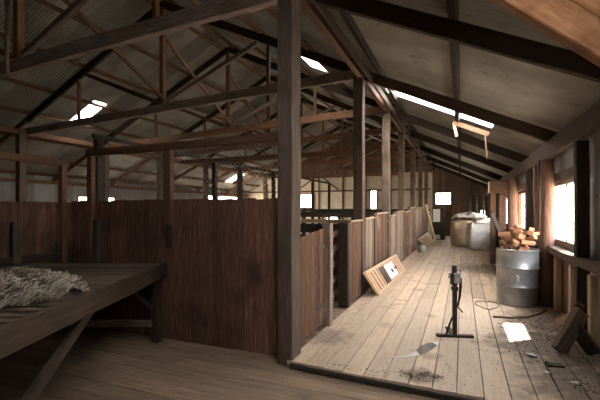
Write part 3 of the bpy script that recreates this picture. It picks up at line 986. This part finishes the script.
# ------------------------------------------------------------------ wool bales
def bale(cx, cy, sx, sy, sz, rot, mat, label, seed, group='wool bales', ears=True):
    bm = bmesh.new()
    bmesh.ops.create_cube(bm, size=2)
    bmesh.ops.subdivide_edges(bm, edges=list(bm.edges), cuts=11, use_grid_fill=True)
    for v in bm.verts:
        p = v.co
        q = Vector(p)
        n = 9.0
        l = (abs(q.x) ** n + abs(q.y) ** n + abs(q.z) ** n) ** (1 / n)
        q = q / l
        bul = 1 + .035 * (1 - q.z * q.z)
        q = Vector((q.x * bul, q.y * bul, q.z))
        w = noise.noise(q * 2.2 + Vector((seed, 0, 0))) * .05 + noise.noise(Vector((q.x * 7, q.y * 7, q.z * 1.5)) + Vector((0, seed, 0))) * .04
        q = q * (1 + w)
        if q.z > .8: q.z += .10 * noise.noise(Vector((q.x * 3, q.y * 3, seed)))
        v.co = Vector((q.x * sx / 2, q.y * sy / 2, max((q.z + 1) * sz / 2, .0)))
    bm.verts.index_update()
    V = [v.co.copy() for v in bm.verts]; F = [[v.index for v in f.verts] for f in bm.faces]
    bm.free()
    t = empty('wool_bale', (cx, cy, 0), label, 'wool bale', group)
    mtx = Matrix.Translation((cx, cy, 0.012)) @ Matrix.Rotation(rot, 4, 'Z')
    mb = MB(); mb.add([mtx @ v for v in V], F); body = mb.build('body', mat, t, smooth=True)
    if ears:
        for (a, b) in ((-1, -1), (1, -1), (1, 1)):
            mb = MB(); clump(mb, mtx @ Vector((a * sx * .42, b * sy * .42, sz * .97)), .075, seed + a * 3 + b, squash=1.1)
            mb.build('corner_ear', mat, body, smooth=True)
    for z in (.32, .66):
        m2 = MB()
        pts = []
        for k in range(25):
            an = 2 * math.pi * k / 24
            n = 9.0; cc, ss = math.cos(an), math.sin(an)
            l = (abs(cc) ** n + abs(ss) ** n) ** (1 / n)
            pts.append(mtx @ Vector((cc / l * sx / 2 * 1.035, ss / l * sy / 2 * 1.035, sz * z + .01 * math.sin(k))))
        m2.tube(pts, .008, 5, cap=False); m2.build('tie_band', mat, body)
    return t
bale(.66, 16.3, .92, .92, .98, .15, M['bale_grey'], 'plump grey woven wool bale, nearest the drum', 2.1)
bale(-.02, 17.55, .75, .8, 1.05, .2, M['bale_tan'], 'tan wool bale behind the grey bale', 8.4, ears=False)
bale(.86, 18.0, .8, .8, 1.12, .1, M['bale_grey'], 'pale wool bale against the window wall, behind the grey bale', 14.7, ears=False)
# crumpled wool pack draped over the rear bales
bm = bmesh.new()
bmesh.ops.create_grid(bm, x_segments=26, y_segments=20, size=.5)
V = []
for v in bm.verts:
    x, y = v.co.x * 1.35, v.co.y * 1.0
    e = max(abs(v.co.x), abs(v.co.y)) * 2
    z = 1.23 + .16 * (1 - e ** 2) + .09 * noise.noise(Vector((x * 4, y * 4, 3))) + .04 * noise.noise(Vector((x * 11, y * 11, 7)))
    if v.co.x < -.35: z -= (abs(v.co.x) - .35) * .5
    V.append(Vector((x + .25, y + 17.5, max(z, 1.17))))
bm.verts.index_update()
F = [[v.index for v in f.verts] for f in bm.faces]; bm.free()
n0 = len(V)
mb = MB(); mb.add(V, F); mb.add([v - Vector((0, 0, .03)) for v in V], [tuple(reversed(f)) for f in F])
o = mb.build('wool_pack', M['white_cloth'], smooth=True)
tag(o, 'crumpled off-white wool pack spread over the rear bales', 'wool pack')
mb = MB(); clump(mb, (1.0, 12.7, 1.15), .16, 5.5, squash=.9)
o = mb.build('white_sack', M['white_cloth'], smooth=True); tag(o, 'small white sack on a ledge behind the two box-frame uprights', 'sack')
o = beam('bench_board', (.78, 12.75, .94), (1.3, 12.75, .94), .4, .05, M['post']); tag(o, 'short ledge board carrying the small white sack', 'shelf')
post('bench_leg', .86, 12.75, 0, .915, .06, .06, M['post'], o)

# ------------------------------------------------------------------ drum with kindling
DX, DY, DR, DH = .82, 7.13, .30, .88
t = empty('steel_drum', (DX, DY, 0), 'galvanised steel drum filled with timber offcuts, beside the log post', 'drum')
prof = [(0, .012), (DR - .02, .012), (DR - .004, 0), (DR + .004, .012), (DR, .03)]
def ring(zc): return [(DR, zc - .022), (DR + .012, zc - .010), (DR + .014, zc), (DR + .012, zc + .010), (DR, zc + .022)]
prof += ring(.30) + ring(.59) + [(DR, .85), (DR + .008, .86), (DR + .010, .872), (DR + .004, .88), (DR - .006, .876), (DR - .008, .85), (DR - .010, .60), (0, .60)]
mb = MB(); mb.lathe(DX, DY, prof, 56); o = mb.build('drum_body', M['galv'], t); smooth_by_angle(o, 50)
mb = MB(); mb.lathe(DX, DY, [(DR + .002, .852), (DR + .014, .862), (DR + .014, .878), (DR + .002, .884)], 56); o = mb.build('rim', M['bright_steel'], t); smooth_by_angle(o, 50)
# paint mark on the drum (two short pale daubs)
mb = MB()
fa = math.atan2(-DY, -DX) + .05
for (a0, a1, z0, z1) in ((-.07, -.04, .40, .50), (-.04, .02, .47, .50), (.0, .04, .40, .48)):
    for (s0, s1) in ((a0, a1),):
        r = DR + .0025
        V = [(DX + r * math.cos(fa + s), DY + r * math.sin(fa + s), z) for (s, z) in ((s0, z0), (s1, z0), (s1, z1), (s0, z1))]
        mb.add(V, [(0, 1, 2, 3)])
mb.build('paint_daub', M['white'], t)

kl = 'split orange-brown timber offcut in the pile on the steel drum'
rng = random.Random(11)
def obb(c, dv, L, w, h, roll):
    m = axis_matrix(c - dv * L / 2, c + dv * L / 2, roll)
    ax = [m.col[k].to_3d() for k in range(3)]
    return c, ax, (L / 2, w / 2, h / 2)
def hit(A, B):
    (ca, aa, ea), (cb, ab, eb) = A, B
    d = cb - ca
    if d.length > math.hypot(*ea) + math.hypot(*eb): return False
    axes = aa + ab + [x.cross(y) for x in aa for y in ab]
    for n in axes:
        if n.length < 1e-4: continue
        ra = sum(abs(n.dot(aa[k])) * ea[k] for k in range(3))
        rb_ = sum(abs(n.dot(ab[k])) * eb[k] for k in range(3))
        if abs(n.dot(d)) > ra + rb_ + .002: return False
    return True
placed = []
for k in range(30):
    best = None
    L = rng.uniform(.10, .20); w = rng.uniform(.055, .10); h = rng.uniform(.045, .075)
    for trial in range(10):
        a = rng.uniform(0, 6.28); r = rng.uniform(0, .255)
        x, y = DX + r * math.cos(a), DY + r * math.sin(a)
        an = rng.uniform(0, 3.14); dv = Vector((math.cos(an), math.sin(an), rng.uniform(-.35, .45))).normalized()
        roll = rng.uniform(-.6, .6)
        z = 1.45; ok = None
        while z > .80:
            B = obb(Vector((x, y, z)), dv, L, w, h, roll)
            rad = max(math.hypot(x + sx * dv.x * L / 2 - DX, y + sx * dv.y * L / 2 - DY) for sx in (-1, 1)) + w * .5
            if (rad > DR - .03 and z < .95 + L * .2) or any(hit(B, q) for q in placed): break
            ok = z; z -= .008
        if ok is not None and (best is None or ok + r * .35 < best[0]): best = (ok + r * .35, obb(Vector((x, y, ok)), dv, L, w, h, roll), (Vector((x, y, ok)), dv, L, w, h, roll))
    if best is None: continue
    placed.append(best[1])
    c, dv, L, w, h, roll = best[2]
    o = beam('timber_offcut', c - dv * L / 2, c + dv * L / 2, w, h, M['kindling'], None, jit=.002, ch=.004, roll=roll)
    tag(o, kl, 'offcut', 'offcuts heaped on the drum')

# rusty wire hoop and pipe by the drum
mb = MB(); mb.tube([(.40, 6.02, .02), (.62, 6.05, .022), (.84, 6.2, .02), (1.03, 6.46, .02), (1.15, 6.72, .022)], .014, 8)
o = mb.build('iron_rod', M['rust'], smooth=True); tag(o, 'bent rusty iron rod lying in front of the drum', 'rod')
mb = MB()
pts = [(.36 + .16 * math.cos(a) * (1 + .1 * math.sin(3 * a)), 6.72 + .26 * math.sin(a), .012 + .02 * abs(math.sin(a * 2))) for a in [i * .3 for i in range(21)]]
mb.tube(pts, .006, 6, cap=False)
o = mb.build('wire_coil', M['rust'], smooth=True); tag(o, 'loose loop of rusty wire on the boards beside the drum', 'wire')

# ------------------------------------------------------------------ pedestal in the middle of the board
SX, SY = -.08, 4.95
t = empty('steel_pedestal', (SX, SY, 0), 'dark steel pedestal on a flat bar foot, with a clamp head, in mid floor', 'pedestal')
cr = Vector((.9235, .3836, 0)).normalized(); fw = Vector((-.3836, .9235, 0))
def SP(a, b, z): return Vector((SX, SY, 0)) + cr * a + fw * b + Vector((0, 0, z))
mt = Matrix((cr, fw, Vector((0, 0, 1)))).transposed().to_4x4(); mt.translation = (SX, SY, 0)
tilt = Matrix.Rotation(math.radians(-7), 4, 'Z')
mb = MB(); mb.box(-.21, .21, -.03, .03, .002, .032, mtx=mt @ tilt, ch=.004); mb.build('foot_bar', M['steel'], t)
mb = MB(); mb.box(-.03, .03, .02, .34, .004, .028, mtx=mt @ tilt, ch=.004); mb.build('foot_bar', M['steel'], t)
mb = MB(); mb.box(-.024, .024, -.022, .022, .028, .64, mtx=mt, ch=.005); mb.build('column', M['steel'], t)
mb = MB(); mb.box(-.035, .035, -.03, .03, .55, .60, mtx=mt, ch=.006); mb.box(-.045, .03, -.028, .028, .62, .70, mtx=mt, ch=.006); mb.build('collar', M['steel'], t)
mb = MB(); mb.box(-.018, .055, -.04, .03, .64, .76, mtx=mt, ch=.01); chd = mb.build('clamp_head', M['bright_steel'], t)
mb = MB(); mb.box(-.058, -.012, -.035, .03, .70, .755, mtx=mt, ch=.008); mb.box(-.03, .02, -.02, .02, .75, .845, mtx=mt, ch=.006); mb.build('clamp_jaw', M['steel'], chd)
mb = MB(); mb.tube([SP(.03, 0, .79), SP(.055, -.01, .80), SP(.07, -.01, .77)], .012, 8); mb.tube([SP(-.06, -.02, .745), SP(-.075, -.02, .73), SP(-.07, -.02, .70)], .011, 8)
mb.build('clamp_screw', M['bright_steel'], chd, smooth=True)
mb = MB(); mb.tube([SP(.06, -.01, .70), SP(.065, -.01, .60), SP(.055, -.01, .48), SP(.03, -.01, .36)], [.02, .018, .014, .008], 8)
mb.build('hanging_handle', M['steel'], t, smooth=True)
mb = MB(); mb.tube([SP(.02, -.02, .36), SP(.06, -.03, .33), SP(.08, -.03, .30)], .008, 6); mb.build('side_lever', M['steel'], t)
mb = MB(); mb.tube([SP(-.12, -.04, .03), SP(-.08, -.03, .14), SP(-.035, -.02, .24)], .012, 6); mb.build('stay', M['steel'], t)

# strap lying in front of it
cen = [(-.68, 3.99), (-.60, 4.02), (-.54, 4.06), (-.48, 4.12), (-.42, 4.20), (-.37, 4.30), (-.32, 4.42), (-.28, 4.54), (-.23, 4.68)]
wid = [.005, .014, .020, .024, .030, .036, .036, .026, .008]
hgt = [.006, .006, .007, .010, .018, .03, .032, .022, .008]
twi = [0, 0, 0, .2, .6, .9, .8, .4, .1]
mb = MB(); V, F, mi = [], [], []
for i, (x, y) in enumerate(cen):
    a = Vector(cen[min(i + 1, 8)]) - Vector(cen[max(i - 1, 0)]); a.normalize()
    nx, ny = -a.y, a.x
    w, tz = wid[i], math.sin(twi[i]) * wid[i]
    c = math.cos(twi[i])
    for s in (-1, 1):
        for dz in (0, .004):
            V.append((x + nx * s * w * c, y + ny * s * w * c, max(.003, hgt[i] + s * tz) + dz))
    if i:
        k = i * 4; j = k - 4
        q = [(j + 1, j + 3, k + 3, k + 1), (j, k, k + 2, j + 2), (j, j + 1, k + 1, k), (j + 2, k + 2, k + 3, j + 3)]
        F += q; mi += [0 if i < 5 or i > 7 else 1] * 4
mb.add(V, F); mb.mi = mi
o = mb.build('leather_strap', [M['strap_pale'], M['leather']]); tag(o, 'twisted strap with a pale flat tail, lying before the steel pedestal', 'strap')

# small trestle by the sill
t = empty('broken_trestle', (1.08, 4.95, 0), 'small broken timber trestle propped against the wall below the sill', 'trestle')
beam('leg', (.93, 4.80, .03), (1.17, 4.98, .42), .07, .17, M['post'], t, jit=.006)
beam('leg', (1.26, 4.86, .02), (1.08, 4.96, .30), .07, .13, M['dark'], t, jit=.006)
beam('prop', (1.0, 5.20, .22), (1.17, 4.99, .40), .05, .09, M['pale'], t)
mb = MB(); mb.tube([(1.17, 4.98, .42), (1.20, 5.0, .48), (1.15, 5.04, .50), (1.12, 5.06, .45)], .012, 6); mb.build('wire_hook', M['rust'], t, smooth=True)

mb = MB(); mb.box(-.075, .075, -.045, .045, .002, .02, mtx=Matrix.Translation((.82, 4.40, 0)) @ Matrix.Rotation(.25, 4, 'Z'), ch=.004)
mb.box(-.06, -.03, -.06, .05, .018, .03, mtx=Matrix.Translation((.82, 4.40, 0)) @ Matrix.Rotation(.4, 4, 'Z'))
o = mb.build('iron_plate', M['steel']); tag(o, 'small dark iron plate lying on the boards before the trestle', 'plate')

# ------------------------------------------------------------------ floor litter
mb = MB(); rng = random.Random(4)
def chip(x, y, z, r):
    n = rng.randint(4, 6)
    a0 = rng.uniform(0, 6)
    V = []
    sx, sy = rng.uniform(.5, 1.6), rng.uniform(.4, 1)
    rt = rng.uniform(0, 3.14)
    for k in range(n):
        a = a0 + 2 * math.pi * k / n
        rr = r * rng.uniform(.7, 1.2)
        px, py = rr * math.cos(a) * sx, rr * math.sin(a) * sy
        V.append((x + px * math.cos(rt) - py * math.sin(rt), y + px * math.sin(rt) + py * math.cos(rt), z + rng.uniform(.0, r * .35)))
    V.append((x, y, z + r * rng.uniform(.3, .8)))
    mb.add(V, [(k, (k + 1) % n, n) for k in range(n)])
def scatter(cx, cy, sx, sy, n, r0, r1, z=.003, rot=0):
    for k in range(n):
        a, b = rng.gauss(0, 1) * sx, rng.gauss(0, 1) * sy
        x = cx + a * math.cos(rot) - b * math.sin(rot); y = cy + a * math.sin(rot) + b * math.cos(rot)
        if x > 1.36 or x < XN + .02 or (y < 3.56 and z > 0): continue
        if y < 3.4: continue
        chip(x, y, z, rng.uniform(r0, r1))
scatter(-.34, 3.68, .10, .05, 170, .004, .013, rot=.3)
scatter(.90, 5.55, .22, .35, 520, .004, .016)
scatter(.62, 4.95, .20, .25, 150, .004, .014)
scatter(1.15, 4.5, .15, .5, 220, .004, .015)
scatter(.95, 6.15, .2, .15, 160, .004, .014)
scatter(.95, 4.0, .08, .10, 80, .005, .015)
scatter(.65, 10.6, .35, 1.1, 500, .006, .022)
scatter(.45, 13.2, .5, 1.2, 400, .008, .024)
scatter(-.2, 5.5, .8, 1.4, 160, .003, .009)
scatter(-1.45, 5.2, .06, 1.2, 120, .004, .012)
scatter(.2, 4.0, .7, .3, 90, .003, .010)
scatter(-.85, 3.62, .3, .03, 60, .004, .012)
for k in range(160):
    chip(rng.uniform(-3.0, .3), rng.uniform(1.6, 3.4), -.052, rng.uniform(.004, .012))
o = mb.build('floor_litter', M['litter']); tag(o, 'dark chips, bark and dried dung scattered over the floor boards', 'litter', kind='stuff')
for k, (x, y, s) in enumerate(((.66, 4.62, .05), (.72, 4.18, .035), (.9, 4.02, .04))):
    mb = MB(); clump(mb, (x, y, .008), s, 3.3 * k, squash=.25)
    o = mb.build('fleece_scrap', M['white_cloth'], smooth=True)
    tag(o, ['white scrap of fleece on the sunlit boards by the iron plate', 'tiny white scrap on the boards between plate and board edge', 'white scrap among dark litter nearest the board edge'][k], 'scrap', 'fleece scraps')

# ------------------------------------------------------------------ outside
mb = MB(); mb.box(-60, 60, -40, 80, -.9, -.6)
tag(mb.build('ground', M['ground']), kind='structure')

# ------------------------------------------------------------------ light
w = bpy.data.worlds.new('day_sky'); scene.world = w; w.use_nodes = True
nt = w.node_tree
bg = nt.nodes['Background']
tcn = nt.nodes.new('ShaderNodeTexCoord'); sep = nt.nodes.new('ShaderNodeSeparateXYZ')
nt.links.new(tcn.outputs['Generated'], sep.inputs[0])
rr = nt.nodes.new('ShaderNodeValToRGB')
rr.color_ramp.elements[0].position = .0; rr.color_ramp.elements[0].color = (1, .89, .77, 1)
rr.color_ramp.elements[1].position = .6; rr.color_ramp.elements[1].color = (.88, .93, 1, 1)
nt.links.new(sep.outputs[2], rr.inputs[0]); nt.links.new(rr.outputs[0], bg.inputs[0])
bg.inputs[1].default_value = 9.0

sun = bpy.data.lights.new('sun', 'SUN'); sun.energy = 18; sun.angle = .01; sun.color = (1, .93, .82)
so = bpy.data.objects.new('sun', sun); COL.objects.link(so)
dirv = Vector((-.5, -.42, -1)).normalized()
so.rotation_euler = dirv.to_track_quat('-Z', 'Y').to_euler()

def portal(loc, sx, sy, n):
    l = bpy.data.lights.new('window_portal', 'AREA'); l.shape = 'RECTANGLE'; l.size = sx; l.size_y = sy
    l.cycles.is_portal = True
    o = bpy.data.objects.new('window_portal', l); COL.objects.link(o)
    n = Vector(n)
    o.matrix_world = Matrix.Translation(loc) @ n.to_track_quat('-Z', 'Y').to_matrix().to_4x4()
for h in win_r:
    # track quat: local Y up -> size (x) along shed, size_y vertical
    portal((WR + .12, (h[0] + h[1]) / 2, (h[2] + h[3]) / 2), (h[1] - h[0]) + .1, (h[3] - h[2]) + .1, (-1, 0, 0))
for h in win_l:
    portal((WL - .12, (h[0] + h[1]) / 2, (h[2] + h[3]) / 2), (h[1] - h[0]) + .1, (h[3] - h[2]) + .1, (1, 0, 0))
for h in end_r + end_n:
    portal(((h[0] + h[1]) / 2, YE + .12, (h[2] + h[3]) / 2), (h[1] - h[0]) + .1, (h[3] - h[2]) + .1, (0, -1, 0))
for h in back_h:
    portal(((h[0] + h[1]) / 2, YB - .12, (h[2] + h[3]) / 2), (h[1] - h[0]) + .1, (h[3] - h[2]) + .1, (0, 1, 0))
# ------------------------------------------------------------------ camera, view
cam = bpy.data.cameras.new('camera'); cam.sensor_width = 36; cam.lens = 23.4; cam.shift_y = 10 / 600
co = bpy.data.objects.new('camera', cam); COL.objects.link(co)
co.location = (0, 0, 1.5); co.rotation_euler = (math.radians(90), 0, math.radians(22.56))
scene.camera = co
scene.view_settings.view_transform = 'Standard'
scene.view_settings.look = 'None'
scene.view_settings.exposure = 1.9
scene.view_settings.gamma = 1
scene.view_settings.use_curve_mapping = False
cy = scene.cycles
cy.max_bounces = 10; cy.diffuse_bounces = 7; cy.glossy_bounces = 3; cy.transparent_max_bounces = 10
cy.caustics_reflective = False; cy.caustics_refractive = False
cy.use_denoising = True
cy.sample_clamp_indirect = 8
